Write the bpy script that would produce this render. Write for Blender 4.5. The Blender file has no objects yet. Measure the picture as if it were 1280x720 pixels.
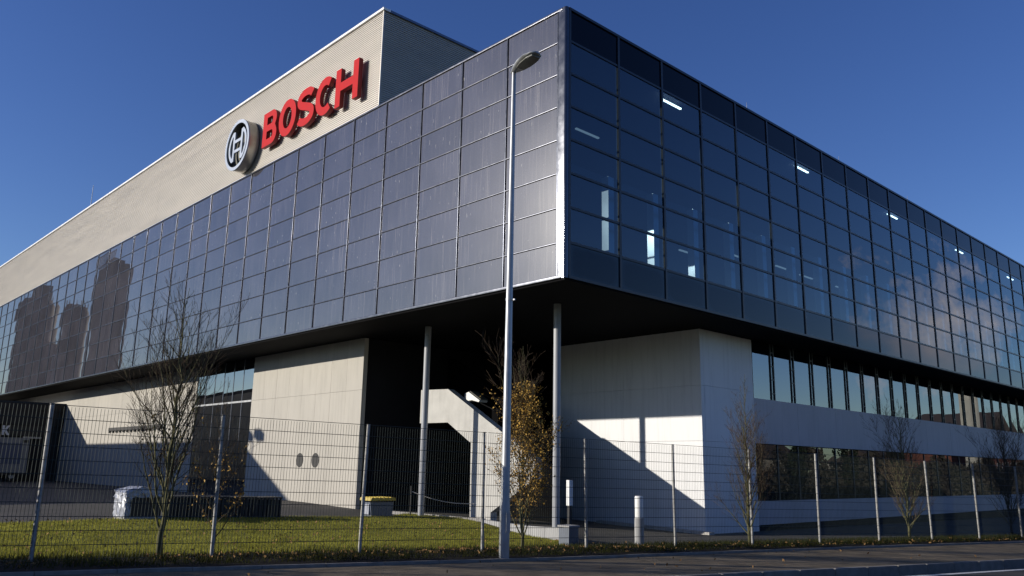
import bpy, math, random
import numpy as np
from mathutils import Matrix, Vector
R = math.radians
random.seed(7); rng = np.random.default_rng(7)
sc = bpy.context.scene
col = sc.collection
# ------------------------------------------------------------------ camera, sky, sun, exposure
# axes: X along the right facade, Y along the left facade, Z up (eye height = 0)
cam = bpy.data.cameras.new('camera'); camo = bpy.data.objects.new('camera', cam); col.objects.link(camo)
cam.sensor_width = 36; cam.lens = 28.825; cam.clip_start = .1; cam.clip_end = 5000
Rm = Matrix(((0.72792481, -0.15936259, -0.66688008), (-0.68541897, -0.1435041, -0.71386792), (0.01806381, 0.97673443, -0.21369034)))
camo.matrix_world = Matrix.Translation((-14.621, -13.7106, 0)) @ Rm.to_4x4()
sc.camera = camo
SUN = Vector((-1, .7, .35)).normalized()
sun = bpy.data.lights.new('sun', 'SUN'); sun.energy = 5.0; sun.angle = R(.5); sun.color = (1, .93, .82)
suno = bpy.data.objects.new('sun', sun); col.objects.link(suno)
suno.rotation_euler = SUN.to_track_quat('Z', 'Y').to_euler()
sc.view_settings.view_transform = 'Standard'; sc.view_settings.look = 'None'
sc.view_settings.exposure = 0.0; sc.view_settings.gamma = 1
w = bpy.data.worlds.new('World'); sc.world = w; w.use_nodes = True
nt = w.node_tree; nt.nodes.clear()
N = nt.nodes.new; Lk = nt.links.new
out = N('ShaderNodeOutputWorld'); bg = N('ShaderNodeBackground'); sky = N('ShaderNodeTexSky')
sky.sky_type = 'NISHITA'; sky.sun_disc = False
sky.sun_elevation = math.asin(SUN.z); sky.sun_rotation = math.atan2(SUN.x, SUN.y)
sky.altitude = 100; sky.air_density = 1.0; sky.dust_density = .3; sky.ozone_density = 3.5
bg.inputs['Strength'].default_value = .122
# one drifting bank of thin cloud low in the east, the one the right facade mirrors
tc = N('ShaderNodeTexCoord'); dt = N('ShaderNodeVectorMath'); dt.operation = 'DISTANCE'
Lk(tc.outputs['Generated'], dt.inputs[0]); dt.inputs[1].default_value = Vector((.932, -.315, .185)).normalized()
nz = N('ShaderNodeTexNoise'); nz.inputs['Scale'].default_value = 11; nz.inputs['Detail'].default_value = 7; nz.inputs['Roughness'].default_value = .62
Lk(tc.outputs['Generated'], nz.inputs['Vector'])
m1 = N('ShaderNodeMath'); m1.operation = 'MULTIPLY_ADD'; Lk(dt.outputs['Value'], m1.inputs[0]); m1.inputs[1].default_value = -2.0; Lk(nz.outputs['Fac'], m1.inputs[2])
ramp = N('ShaderNodeMapRange'); Lk(m1.outputs[0], ramp.inputs['Value'])
ramp.inputs['From Min'].default_value = .35; ramp.inputs['From Max'].default_value = .56; ramp.inputs['To Max'].default_value = .7
mx = N('ShaderNodeMix'); mx.data_type = 'RGBA'
hsv = N('ShaderNodeHueSaturation'); hsv.inputs['Saturation'].default_value = 1.17; hsv.inputs['Hue'].default_value = .521; Lk(sky.outputs[0], hsv.inputs['Color'])
Lk(ramp.outputs['Result'], mx.inputs['Factor']); Lk(hsv.outputs[0], mx.inputs['A']); mx.inputs['B'].default_value = (12.0, 9.6, 8.6, 1)
Lk(mx.outputs['Result'], bg.inputs['Color']); Lk(bg.outputs[0], out.inputs['Surface'])

# ------------------------------------------------------------------ materials
MATS = {}
class NT:
    def __init__(s, name):
        s.m = bpy.data.materials.new(name); s.m.use_nodes = True; s.t = s.m.node_tree; s.t.nodes.clear()
        s.o = s.t.nodes.new('ShaderNodeOutputMaterial'); MATS[name] = s.m
    def n(s, typ, **kw):
        nd = s.t.nodes.new('ShaderNode' + typ)
        for k, v in kw.items():
            if k.startswith('_'): setattr(nd, k[1:], v)
            else:
                i = nd.inputs[k.replace('__', ' ')] if not k.startswith('i') or not k[1:].isdigit() else nd.inputs[int(k[1:])]
                if isinstance(v, bpy.types.NodeSocket): s.t.links.new(v, i)
                else: i.default_value = v
        return nd
    def l(s, a, b): s.t.links.new(a, b)
    def out(s, sh): s.l(sh, s.o.inputs['Surface'])
    def mix(s, f, a, b):
        nd = s.n('Mix', _data_type='RGBA'); 
        for k, v in (('Factor', f), ('A', a), ('B', b)):
            if isinstance(v, bpy.types.NodeSocket): s.l(v, nd.inputs[k])
            else: nd.inputs[k].default_value = v
        return nd.outputs['Result']
    def noise(s, scale, vec=None, detail=4, rough=.55):
        nd = s.n('TexNoise', Scale=scale, Detail=detail, Roughness=rough)
        if vec is not None: s.l(vec, nd.inputs['Vector'])
        return nd.outputs['Fac']
    def rng(s, v, a, b, c=0., d=1.):
        nd = s.n('MapRange'); s.l(v, nd.inputs['Value'])
        for k, x in zip(('From Min', 'From Max', 'To Min', 'To Max'), (a, b, c, d)): nd.inputs[k].default_value = x
        return nd.outputs['Result']
    def objvec(s, scale=(1, 1, 1), rand=True):
        tc = s.n('TexCoord'); mp = s.n('Mapping'); s.l(tc.outputs['Object'], mp.inputs['Vector']); mp.inputs['Scale'].default_value = scale
        if rand:
            oi = s.n('ObjectInfo'); cx = s.n('CombineXYZ')
            ml = s.n('Math', _operation='MULTIPLY', i0=oi.outputs['Random'], i1=57.)
            s.l(ml.outputs[0], cx.inputs[0]); s.l(ml.outputs[0], cx.inputs[1]); s.l(ml.outputs[0], cx.inputs[2]); s.l(cx.outputs[0], mp.inputs['Location'])
        return mp.outputs[0]
    def geovec(s, scale=(1, 1, 1)):
        g = s.n('NewGeometry'); mp = s.n('Mapping'); s.l(g.outputs['Position'], mp.inputs['Vector']); mp.inputs['Scale'].default_value = scale
        return mp.outputs[0]
def C4(c): return (*c, 1)
def simple(name, c, rough=.6, metal=0., var=.15, scale=3., spec=.5, bump=0., bscale=60., streak=None, rand=.0):
    t = NT(name); v = t.geovec(streak or (1, 1, 1))
    f = t.noise(scale, v, 5)
    lo = tuple(x * (1 - var) for x in c); hi = tuple(min(1, x * (1 + var)) for x in c)
    cc = t.mix(t.rng(f, .3, .7), C4(lo), C4(hi))
    if name.startswith('panel') or name == 'stair_concrete':
        st = t.noise(2.2, t.geovec((3.5, 3.5, .22)), 5, .65); cc = t.mix(t.rng(st, .5, .78, 0, .55), cc, C4(tuple(x * .72 for x in c)))
    if rand:
        oi = t.n('ObjectInfo'); hs = t.n('HueSaturation', Color=cc)
        t.l(t.rng(oi.outputs['Random'], 0, 1, 1 - rand, 1 + rand), hs.inputs['Value']); cc = hs.outputs[0]
    p = t.n('BsdfPrincipled', Base__Color=cc, Metallic=metal)
    t.l(t.rng(f, 0, 1, max(.02, rough - .08), min(1, rough + .08)), p.inputs['Roughness'])
    p.inputs['Specular IOR Level'].default_value = spec
    if bump:
        b = t.n('Bump', Strength=bump, Distance=.01); t.l(t.noise(bscale, t.geovec(), 6), b.inputs['Height']); t.l(b.outputs[0], p.inputs['Normal'])
    t.out(p.outputs[0]); return t.m
def glass(name, tint, dirt, dirtf, ior, rough=.0, gloss=(.9, .95, 1), streaks=False):
    t = NT(name)
    tr = t.n('BsdfTransparent', Color=C4(tint))
    v = t.objvec((1, 1, 1))
    if streaks:
        vs = t.objvec((1, 16, .35)); s1 = t.noise(1.3, vs, 5, .7); s2 = t.noise(.8, v, 3)
        a = t.rng(s1, .52, .74, 0, .9); 
        dc = t.mix(t.rng(s2, .35, .65), C4(tuple(x * .8 for x in dirt)), C4(tuple(x * 1.12 for x in dirt)))
        dc = t.mix(a, dc, C4((dirt[0] * 3.4, dirt[1] * 3.2, dirt[2] * 2.5)))
        # small splashes and run marks
        vv = t.objvec((1, 6, 2.2)); sp = t.rng(t.noise(2.2, vv, 2, .4), .735, .75, 0, .8); dc = t.mix(sp, dc, C4((.28, .27, .26)))
        oi = t.n('ObjectInfo'); hs = t.n('HueSaturation', Color=dc); t.l(t.rng(oi.outputs['Random'], 0, 1, .82, 1.16), hs.inputs['Value']); dc = hs.outputs[0]
    else:
        s2 = t.noise(2.5, v, 4); dc = t.mix(t.rng(s2, .3, .7), C4(tuple(x * .6 for x in dirt)), C4(tuple(x * 1.4 for x in dirt)))
    df = t.n('BsdfDiffuse', Color=dc)
    m = t.n('MixShader', Fac=dirtf); t.l(tr.outputs[0], m.inputs[1]); t.l(df.outputs[0], m.inputs[2])
    gl = t.n('BsdfGlossy', Color=C4(gloss), Roughness=rough); ge = t.n('NewGeometry'); fr = t.n('Fresnel'); t.l(t.rng(ge.outputs['Backfacing'], 0, 1, ior, 1 / ior), fr.inputs['IOR'])
    m2 = t.n('MixShader', Fac=fr.outputs[0]); t.l(m.outputs[0], m2.inputs[1]); t.l(gl.outputs[0], m2.inputs[2])
    if streaks:
        g3 = t.n('BsdfGlossy', Color=(.75, .75, .74, 1), Roughness=.24); m3 = t.n('MixShader', Fac=.021); t.l(m2.outputs[0], m3.inputs[1]); t.l(g3.outputs[0], m3.inputs[2]); m2 = m3
    t.out(m2.outputs[0]); return t.m
def spandrel(name, c, edge, ior=1.75):
    t = NT(name); tc = t.n('TexCoord'); sx = t.n('SeparateXYZ'); t.l(tc.outputs['UV'], sx.inputs[0])
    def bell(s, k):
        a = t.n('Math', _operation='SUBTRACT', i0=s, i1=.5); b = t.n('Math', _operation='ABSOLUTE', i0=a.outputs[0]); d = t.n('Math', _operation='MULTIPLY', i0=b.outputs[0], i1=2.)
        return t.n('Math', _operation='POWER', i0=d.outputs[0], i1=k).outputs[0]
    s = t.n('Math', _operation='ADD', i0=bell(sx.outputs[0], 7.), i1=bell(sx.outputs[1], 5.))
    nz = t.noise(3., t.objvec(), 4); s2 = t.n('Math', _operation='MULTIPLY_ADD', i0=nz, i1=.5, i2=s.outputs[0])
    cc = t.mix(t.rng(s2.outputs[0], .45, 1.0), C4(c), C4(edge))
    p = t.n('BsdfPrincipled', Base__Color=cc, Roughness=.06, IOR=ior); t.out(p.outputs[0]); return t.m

M = MATS
glass('tinted_glass', (.5, .48, .5), (.060, .058, .074), .82, 2.2, .012, (1, .955, .90), True)
glass('window_glass', (.30, .48, .60), (.016, .045, .075), .13, 1.78, .0, (.86, .95, 1))
glass('shop_glass', (.25, .30, .34), (.03, .04, .05), .12, 1.85, .0, (.9, .95, 1))
glass('mirror_glass', (.18, .22, .26), (.03, .04, .05), .1, 4.2, .0, (.92, .96, 1))
glass('strip_glass', (.2, .26, .32), (.03, .04, .05), .1, 2.7, .0, (.9, .95, 1))
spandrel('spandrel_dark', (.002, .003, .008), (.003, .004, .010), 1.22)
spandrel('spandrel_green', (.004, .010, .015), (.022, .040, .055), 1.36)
simple('aluminium', (.11, .115, .135), .24, .8, .1, 4)
simple('anodised', (.16, .17, .20), .32, .9, .12, 4)
simple('mullion_metal', (.045, .05, .065), .22, .75, .1, 4)
simple('dark_frame', (.012, .017, .028), .4, .0, .2, 3)
simple('corner_metal', (.10, .105, .12), .15, .85, .08, 3)
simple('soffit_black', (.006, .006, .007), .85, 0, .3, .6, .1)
simple('shade_black', (.004, .004, .0045), .9, 0, .2, .8, .05)  # shade behind the stair opening, put into the colour
simple('dark_wall', (.012, .012, .014), .8, 0, .3, .8, .2)  # dark base stands in for deep shade in the recess
simple('cladding', (.43, .405, .375), .45, .3, .06, .7, .5, 0, 1, (1, .35, 4), 0)
simple('white_trim', (.8, .8, .8), .4)
simple('panel_beige', (.44, .415, .365), .75, 0, .06, 1.2, .4, .05, 90, (1, 1, .5), .03)
simple('panel_white', (.73, .735, .745), .55, 0, .05, .9, .5, .03, 90, (1, 1, .6), .025)
simple('panel_blue', (.50, .465, .47), .6, 0, .07, 1.1, .4, 0, 60, (1, 1, .5), .04)
simple('stair_concrete', (.50, .49, .46), .8, 0, .1, 2.2, .3, .1, 60)
simple('column_paint', (.32, .33, .35), .42, 0, .08, 2)
simple('interior', (.05, .055, .065), .8, 0, .2, 1)
simple('interior_pale', (.55, .55, .53), .2, .3, .05, 1)
simple('sign_red', (.47, .003, .007), .55, 0, .07, 3, .08)
simple('sign_side', (.30, .02, .02), .5, 0, .1, 3)
simple('badge_face', (.33, .37, .44), .35, .2, .08, 3)
simple('badge_shell', (.55, .53, .48), .3, 1., .1, 2)
simple('badge_back', (.07, .07, .06), .45, .4, .3, 3)
simple('asphalt', (.05, .046, .042), .85, 0, .28, 1.4, .35, .5, 130)
simple('asphalt_yard', (.062, .058, .053), .85, 0, .25, .7, .3, .35, 100)
simple('pavement_asphalt', (.20, .16, .105), .9, 0, .3, 1.9, .1, .6, 150)
simple('kerb_stone', (.24, .22, .19), .8, 0, .2, 6, .3, .3, 80, None, .12)
simple('kerb_pale', (.42, .40, .37), .8, 0, .15, 6, .3, .3, 80)
simple('road_paint', (.55, .55, .53), .7, 0, .35, 14)
simple('soil', (.016, .013, .009), .95, 0, .4, 5, .2, .8, 60)
simple('earth', (.06, .065, .03), .95, 0, .4, .3, .2)
simple('lawn_soil', (.085, .095, .024), .95, 0, .3, 2.5, .2, .7, 50)
def blade(name, c, var, scale):
    t = NT(name); f = t.noise(scale, t.geovec(), 4); cc = t.mix(t.rng(f, .3, .7), C4(tuple(x * (1 - var) for x in c)), C4(tuple(x * (1 + var) for x in c)))
    d = t.n('BsdfDiffuse', Color=cc); l = t.n('BsdfTranslucent', Color=cc); m = t.n('MixShader', Fac=.5); t.l(d.outputs[0], m.inputs[1]); t.l(l.outputs[0], m.inputs[2]); t.out(m.outputs[0])
blade('grass_blade', (.31, .30, .058), .3, 1.6)
blade('verge_blade', (.055, .058, .018), .5, 3)
simple('dead_leaf', (.26, .15, .06), .85, 0, .5, 9, .2)
simple('galvanised', (.36, .37, .38), .42, .5, .14, 5)
simple('fence_wire', (.045, .06, .052), .5, .3, .15, 5)
simple('fence_post', (.34, .335, .32), .6, .2, .3, 14, .5, .1, 60)
simple('bark', (.085, .068, .045), .9, 0, .35, 12, .2)
simple('bark_green', (.11, .105, .05), .9, 0, .35, 12, .2)
simple('twig', (.085, .060, .038), .9, 0, .25, 8, .2)
simple('leaf_gold', (.38, .225, .04), .7, 0, .5, 7, .3)
simple('bare_brush', (.085, .075, .058), .9, 0, .55, .5, .1)
simple('leaf_dark', (.028, .040, .018), .7, 0, .5, 3, .3)
simple('bin_blue', (.10, .12, .16), .5, 0, .1, 3)
simple('bin_yellow', (.45, .33, .03), .5, 0, .1, 3)
simple('plastic_black', (.012, .012, .014), .5, 0, .2, 3)
simple('wrap_white', (.36, .38, .43), .35, 0, .12, 7, .5, .6, 14)
simple('concrete', (.34, .34, .34), .85, 0, .12, 2.5, .3, .15, 60)
simple('bollard_white', (.78, .78, .76), .5, 0, .05, 6)
simple('dock_dark', (.022, .021, .021), .7, 0, .2, 1)
simple('van_grey', (.20, .21, .23), .5, 0, .1, 1.5)
simple('van_blue', (.05, .075, .15), .3, 0, .1, 1.5)
simple('silo_dark', (.055, .044, .046), .8, 0, .18, .25, .3, 0, 1, (1, 1, .25))
simple('silo_pale', (.30, .28, .27), .7, 0, .15, .3)
simple('brick_red', (.20, .075, .05), .85, 0, .25, .9)
simple('render_cream', (.50, .46, .38), .85, 0, .12, .6)
simple('roof_tile', (.095, .07, .055), .8, 0, .25, 2.5)
simple('rubber', (.015, .015, .015), .7)
simple('lens_glass', (.16, .16, .14), .2, 0, .1, 4)
simple('rope', (.5, .47, .44), .7)
def emis(name, c, s):
    t = NT(name); e = t.n('Emission', Color=C4(c), Strength=s); t.out(e.outputs[0])
emis('tube_light', (1, .96, .86), 7.)
emis('tube_dim', (.9, .95, 1), .35)

# ------------------------------------------------------------------ mesh helpers
class MB:
    def __init__(s): s.v = []; s.f = []; s.uv = None
    def add(s, vs, fs):
        b = len(s.v); s.v += [tuple(p) for p in vs]; s.f += [tuple(i + b for i in f) for f in fs]; return s
    def box(s, a, b):
        (x0, y0, z0), (x1, y1, z1) = a, b
        x0, x1 = min(x0, x1), max(x0, x1); y0, y1 = min(y0, y1), max(y0, y1); z0, z1 = min(z0, z1), max(z0, z1)
        return s.add([(x0, y0, z0), (x1, y0, z0), (x1, y1, z0), (x0, y1, z0), (x0, y0, z1), (x1, y0, z1), (x1, y1, z1), (x0, y1, z1)],
                     [(0, 3, 2, 1), (4, 5, 6, 7), (0, 1, 5, 4), (1, 2, 6, 5), (2, 3, 7, 6), (3, 0, 4, 7)])
    def tube(s, pts, rad, n=8, cap=True):
        pts = [Vector(p) for p in pts]; rings = []
        for i, p in enumerate(pts):
            d = (pts[min(i + 1, len(pts) - 1)] - pts[max(i - 1, 0)])
            if d.length < 1e-9: d = Vector((0, 0, 1))
            d.normalize(); a = d.cross(Vector((0, 0, 1)) if abs(d.z) < .9 else Vector((1, 0, 0))).normalized(); b = d.cross(a)
            r = rad[i] if isinstance(rad, (list, tuple)) else rad
            rings.append([p + (a * math.cos(2 * math.pi * k / n) + b * math.sin(2 * math.pi * k / n)) * r for k in range(n)])
        base = len(s.v); s.v += [tuple(q) for r_ in rings for q in r_]
        for i in range(len(rings) - 1):
            for k in range(n):
                s.f.append((base + i * n + k, base + i * n + (k + 1) % n, base + (i + 1) * n + (k + 1) % n, base + (i + 1) * n + k))
        if cap:
            s.f.append(tuple(base + k for k in range(n))[::-1]); s.f.append(tuple(base + (len(rings) - 1) * n + k for k in range(n)))
        return s
    def prism(s, poly, fn, d0, d1):
        # poly: list of 2D points, fn(a, b, depth) -> 3D; convex or simple polygon (ngon caps)
        n = len(poly); A = [fn(a, b, d0) for a, b in poly]; B = [fn(a, b, d1) for a, b in poly]; base = len(s.v)
        s.v += [tuple(p) for p in A + B]
        s.f.append(tuple(base + i for i in range(n))); s.f.append(tuple(base + n + i for i in range(n))[::-1])
        for i in range(n): s.f.append((base + i, base + n + i, base + n + (i + 1) % n, base + (i + 1) % n))
        return s
    def mesh(s, name, mat, smooth=False):
        me = bpy.data.meshes.new(name); me.from_pydata(s.v, [], s.f); me.materials.append(M[mat] if isinstance(mat, str) else mat)
        if smooth:
            me.polygons.foreach_set('use_smooth', [True] * len(me.polygons))
        me.update(); return me
def link(name, me, parent=None, loc=None, **props):
    o = bpy.data.objects.new(name, me); col.objects.link(o)
    if parent is not None: o.parent = parent
    if loc is not None: o.location = loc
    for k, v in props.items(): o[k] = v
    return o
def fix(me):
    import bmesh
    bm = bmesh.new(); bm.from_mesh(me); bmesh.ops.recalc_face_normals(bm, faces=bm.faces); bm.to_mesh(me); bm.free(); return me
def part(name, mb, mat, parent=None, smooth=False, **props):
    # parts are given in world coordinates; parents are Empties without rotation
    me = fix(mb.mesh(name, mat, smooth)); o = link(name, me, parent, **props)
    if parent is not None:
        p = parent; off = Vector((0, 0, 0))
        while p is not None: off += p.location; p = p.parent
        me.transform(Matrix.Translation(-off))
    return o
def smooth_by_angle(o, ang=35):
    me = o.data; me.polygons.foreach_set('use_smooth', [True] * len(me.polygons))
    me.set_sharp_from_angle(angle=R(ang))
def thing(name, label, cat, loc=(0, 0, 0), group=None):
    o = bpy.data.objects.new(name, None); col.objects.link(o); o.location = loc; o['label'] = label; o['category'] = cat; o.empty_display_size = .2
    if group: o['group'] = group
    return o
def tag(o, label, cat, group=None):
    o['label'] = label; o['category'] = cat
    if group: o['group'] = group
    return o
def struct(o, kind='structure'): o['kind'] = kind; return o
def copy_tree(o, loc, label=None, drop=()):
    r = o.copy(); col.objects.link(r); r.location = loc
    if label: r['label'] = label
    for ch in o.children:
        c = ch.copy(); col.objects.link(c); c.parent = r
        for g in ch.children:
            d = g.copy(); col.objects.link(d); d.parent = c
    return r

# ------------------------------------------------------------------ terrain
FD = Vector((.9834, -.1812)); FN = Vector((.1812, .9834)); FO = Vector((-11.2, -.1))
def zb(u, v):
    k = np.clip(u - v, -14, 80); return -1.53 - .0241 * (np.minimum(k, 6.6) + 10) - .008 * np.maximum(k - 6.6, 0)
def zf(s): return -1.473 - .0174 * np.clip(s, -40, 80)
def sd(u, v): return (u + 11.2) * .9834 - (v + .1) * .1812, (u + 11.2) * .1812 + (v + .1) * .9834
def uv(s, d): return FO.x + s * FD.x + d * FN.x, FO.y + s * FD.y + d * FN.y
def G(u, v):
    s, d = sd(u, v); k = np.clip((d - .8) / 4.5, 0, 1); k = k * k * (3 - 2 * k)
    return zf(s) * (1 - k) + zb(u, v) * k
def gz(u, v): return float(G(np.float64(u), np.float64(v)))
def sheet(name, S, D, mat, zfun, smooth=True):
    S = np.asarray(S, float); D = np.asarray(D, float); a, b = np.meshgrid(S, D); u = -11.2 + a * .9834 + b * .1812; v = -.1 - a * .1812 + b * .9834
    z = zfun(u, v, a, b); n = len(S); mb = MB(); mb.v = list(zip(u.ravel().tolist(), v.ravel().tolist(), z.ravel().tolist()))
    mb.f = [(j * n + i, j * n + i + 1, (j + 1) * n + i + 1, (j + 1) * n + i) for j in range(len(D) - 1) for i in range(n - 1)]
    o = link(name, mb.mesh(name, mat, smooth)); return struct(o)
sheet('ground', np.r_[-900, -300, np.arange(-100, 161, 10), 300, 900], np.r_[-900, -300, np.arange(-100, 161, 10), 300, 900], 'earth', lambda u, v, a, b: G(u, v) - .45)
sheet('yard', np.arange(-60, 121, 1.5), np.arange(.4, 130, 1.2), 'asphalt_yard', lambda u, v, a, b: G(u, v) - .02)
sheet('road', np.arange(-80, 121, 4), np.arange(-12.6, -3.6, 1), 'asphalt', lambda u, v, a, b: zf(a) - .145 - .012 * np.abs(b + 8) * 0)
sheet('pavement', np.arange(-80, 121, 2), np.linspace(-3.62, -.62, 7), 'pavement_asphalt', lambda u, v, a, b: zf(a) - .03 - .012 * (-b - .6))
sheet('far_pavement', np.arange(-80, 121, 4), [-16.5, -12.6], 'pavement_asphalt', lambda u, v, a, b: zf(a) - .02)
def verge_edge(s): return np.interp(s, [-10, 0, 8.5, 12.5, 19, 27, 40], [-.9, -1.0, -1.1, -.9, -.66, -.45, -.4])
S_ = np.arange(-12, 60, .5); T_ = np.linspace(0, 1, 9)
a_, t_ = np.meshgrid(S_, T_); e0 = verge_edge(a_); far = np.interp(a_, [-12, 9, 12, 60], [.8, .8, .75, 1.6]); d_ = e0 + (far - e0) * t_
u_ = -11.2 + a_ * .9834 + d_ * .1812; v_ = -.1 - a_ * .1812 + d_ * .9834; z_ = G(u_, v_) + .03 * np.sin(np.pi * np.clip(t_ * 1.1, 0, 1)) + .012 + rng.normal(0, .008, a_.shape)
mb = MB(); n_ = len(S_); mb.v = list(zip(u_.ravel().tolist(), v_.ravel().tolist(), z_.ravel().tolist()))
mb.f = [(j * n_ + i, j * n_ + i + 1, (j + 1) * n_ + i + 1, (j + 1) * n_ + i) for j in range(8) for i in range(n_ - 1)]
struct(link('verge', mb.mesh('verge', 'soil', True)))
# lawn inside the fence
LAWN = [(-9, .5), (-9, 7.2), (-.2, 7.8), (2.35, 8.7), (5.9, 9.6), (9, 9.9), (10.5, 10.6), (11.8, 12.0), (12.6, 10.6), (12.55, 9.1), (11.9, 6.5), (10.75, 1.8), (9.85, .6)]
def inpoly(P, x, y):
    ins = np.zeros(x.shape, bool); n = len(P)
    for i in range(n):
        (x0, y0), (x1, y1) = P[i], P[(i + 1) % n]
        c = ((y0 > y) != (y1 > y)) & (x < (x1 - x0) * (y - y0) / (y1 - y0 + 1e-12) + x0); ins ^= c
    return ins
import bmesh
bm = bmesh.new(); vs = [bm.verts.new((s, d, 0)) for s, d in LAWN]; bm.faces.new(vs)
for ax, lo, hi in ((0, -9, 13), (1, .5, 12.5)):
    for x in np.arange(lo, hi, .7):
        no = [0, 0, 0]; no[ax] = 1; co = [0, 0, 0]; co[ax] = float(x)
        bmesh.ops.bisect_plane(bm, geom=bm.verts[:] + bm.edges[:] + bm.faces[:], plane_co=co, plane_no=no)
for q in bm.verts:
    u, v = uv(q.co.x, q.co.y); q.co = (u, v, gz(u, v) + .03)
me = bpy.data.meshes.new('lawn'); bm.normal_update(); bm.to_mesh(me); bm.free(); me.materials.append(M['lawn_soil']); struct(link('lawn', me))
def tri_cloud(name, P, dirs, wdt, mat, kind='stuff', label=None):
    # P: base points (n,3); dirs: tip offsets (n,3); flat blades
    n = len(P); ang = rng.uniform(0, 2 * np.pi, n); wv = np.stack([np.cos(ang), np.sin(ang), np.zeros(n)], 1) * np.asarray(wdt).reshape(-1, 1)
    V = np.empty((n * 3, 3)); V[0::3] = P - wv; V[1::3] = P + wv; V[2::3] = P + dirs
    me = bpy.data.meshes.new(name); me.vertices.add(n * 3); me.vertices.foreach_set('co', V.ravel())
    me.loops.add(n * 3); me.loops.foreach_set('vertex_index', np.arange(n * 3, dtype=np.int32)); me.polygons.add(n)
    me.polygons.foreach_set('loop_start', np.arange(0, n * 3, 3, dtype=np.int32)); me.polygons.foreach_set('loop_total', np.full(n, 3, np.int32))
    me.update(); me.validate(); me.materials.append(M[mat]); o = link(name, me); o['kind'] = kind
    return o
def quad_cloud_mesh(name, P, size, mat):
    # small randomly turned leaf quads
    n = len(P); a = rng.normal(size=(n, 3)); a /= np.linalg.norm(a, axis=1)[:, None]; b = rng.normal(size=(n, 3)); b -= a * (a * b).sum(1)[:, None]; b /= np.linalg.norm(b, axis=1)[:, None]
    sz = np.asarray(size).reshape(-1, 1) * rng.uniform(.6, 1.3, (n, 1)); a *= sz; b *= sz * .6
    V = np.empty((n * 4, 3)); V[0::4] = P - a; V[1::4] = P - b * .9 + a * .1; V[2::4] = P + a; V[3::4] = P + b
    me = bpy.data.meshes.new(name); me.vertices.add(n * 4); me.vertices.foreach_set('co', V.ravel())
    me.loops.add(n * 4); me.loops.foreach_set('vertex_index', np.arange(n * 4, dtype=np.int32)); me.polygons.add(n)
    me.polygons.foreach_set('loop_start', np.arange(0, n * 4, 4, dtype=np.int32)); me.polygons.foreach_set('loop_total', np.full(n, 4, np.int32))
    me.update(); me.validate(); me.materials.append(M[mat]); return me
# grass
n = 230000; s = rng.uniform(-5, 13, n); d = .4 + (rng.random(n) ** 1.3) * 12.2; k = inpoly(LAWN, s, d); s, d = s[k], d[k]
u = -11.2 + s * .9834 + d * .1812; v = -.1 - s * .1812 + d * .9834; h = rng.uniform(.02, .065, len(s))
P = np.stack([u, v, G(u, v) + .025], 1); D = np.stack([rng.normal(0, .022, len(s)), rng.normal(0, .022, len(s)), h], 1)
tri_cloud('grass', P, D, rng.uniform(.004, .009, len(s)), 'grass_blade')
n = 60000; s = rng.uniform(-3, 34, n); d = rng.uniform(-1, 1.3, n); e = verge_edge(s); far = np.interp(s, [-12, 9, 12, 60], [.8, .7, .7, 1.5])
clump = np.sin(s * 1.7) * .5 + np.sin(s * 4.1 + d * 3) * .5
k = (d > e + .1) & (d < far) & ((rng.random(n) < .45 + .3 * clump) | (s > 9) & (d > -.3)); s, d = s[k], d[k]
u = -11.2 + s * .9834 + d * .1812; v = -.1 - s * .1812 + d * .9834; h = rng.uniform(.03, .13, len(s)) * np.where(s > 8, .9, 1.1)
P = np.stack([u, v, G(u, v) + .03], 1); D = np.stack([rng.normal(0, .045, len(s)), rng.normal(0, .045, len(s)), h], 1)
tri_cloud('verge_grass', P, D, rng.uniform(.004, .01, len(s)), 'verge_blade')
# leaf litter: thick along the fence foot, thin on the lawn
n = 2600; s = np.r_[rng.uniform(1.5, 12, 900), rng.uniform(-1, 12, 300), rng.uniform(12, 30, 700)]; d = np.r_[rng.normal(.1, .22, 900), rng.normal(-.1, .33, 300), rng.normal(-.1, .3, 700)]
k = d > verge_edge(s) + .05; s, d = s[k], d[k]; s2 = rng.uniform(-4, 11, 900); d2 = rng.uniform(.5, 9, 900); s3 = rng.uniform(0, 20, 60); d3 = rng.uniform(-3.4, -.9, 60)
s = np.r_[s, s2, s3]; d = np.r_[d, d2, d3]; u = -11.2 + s * .9834 + d * .1812; v = -.1 - s * .1812 + d * .9834
P = np.stack([u, v, G(u, v) + rng.uniform(.035, .07, len(s))], 1); P[-60:, 2] = zf(s3) - .025
o = link('leaf_litter', quad_cloud_mesh('leaf_litter', P, .035, 'dead_leaf')); o['kind'] = 'stuff'
# kerb: one stone per metre, an object each
kb = bpy.data.objects.new('kerb', None); col.objects.link(kb); struct(kb)
mb = MB(); mb.box((-.494, -.075, -.25), (.494, .075, .0)); me = mb.mesh('kerb_stone', 'kerb_stone')
bm = bmesh.new(); bm.from_mesh(me); bmesh.ops.bevel(bm, geom=[e for e in bm.edges if all(abs(q.co.z) < 1e-6 for q in e.verts)], offset=.018, segments=2, affect='EDGES'); bm.to_mesh(me); bm.free()
for i in range(-12, 62):
    u, v = uv(i + .5, -3.66); o = link('kerb_stone', me, kb, (u, v, float(zf(i + .5)) - .048 + random.uniform(-.004, .004)))
    o.rotation_euler = (random.uniform(-.01, .01), .0174, math.atan2(FD.y, FD.x) + random.uniform(-.004, .004))
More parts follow.
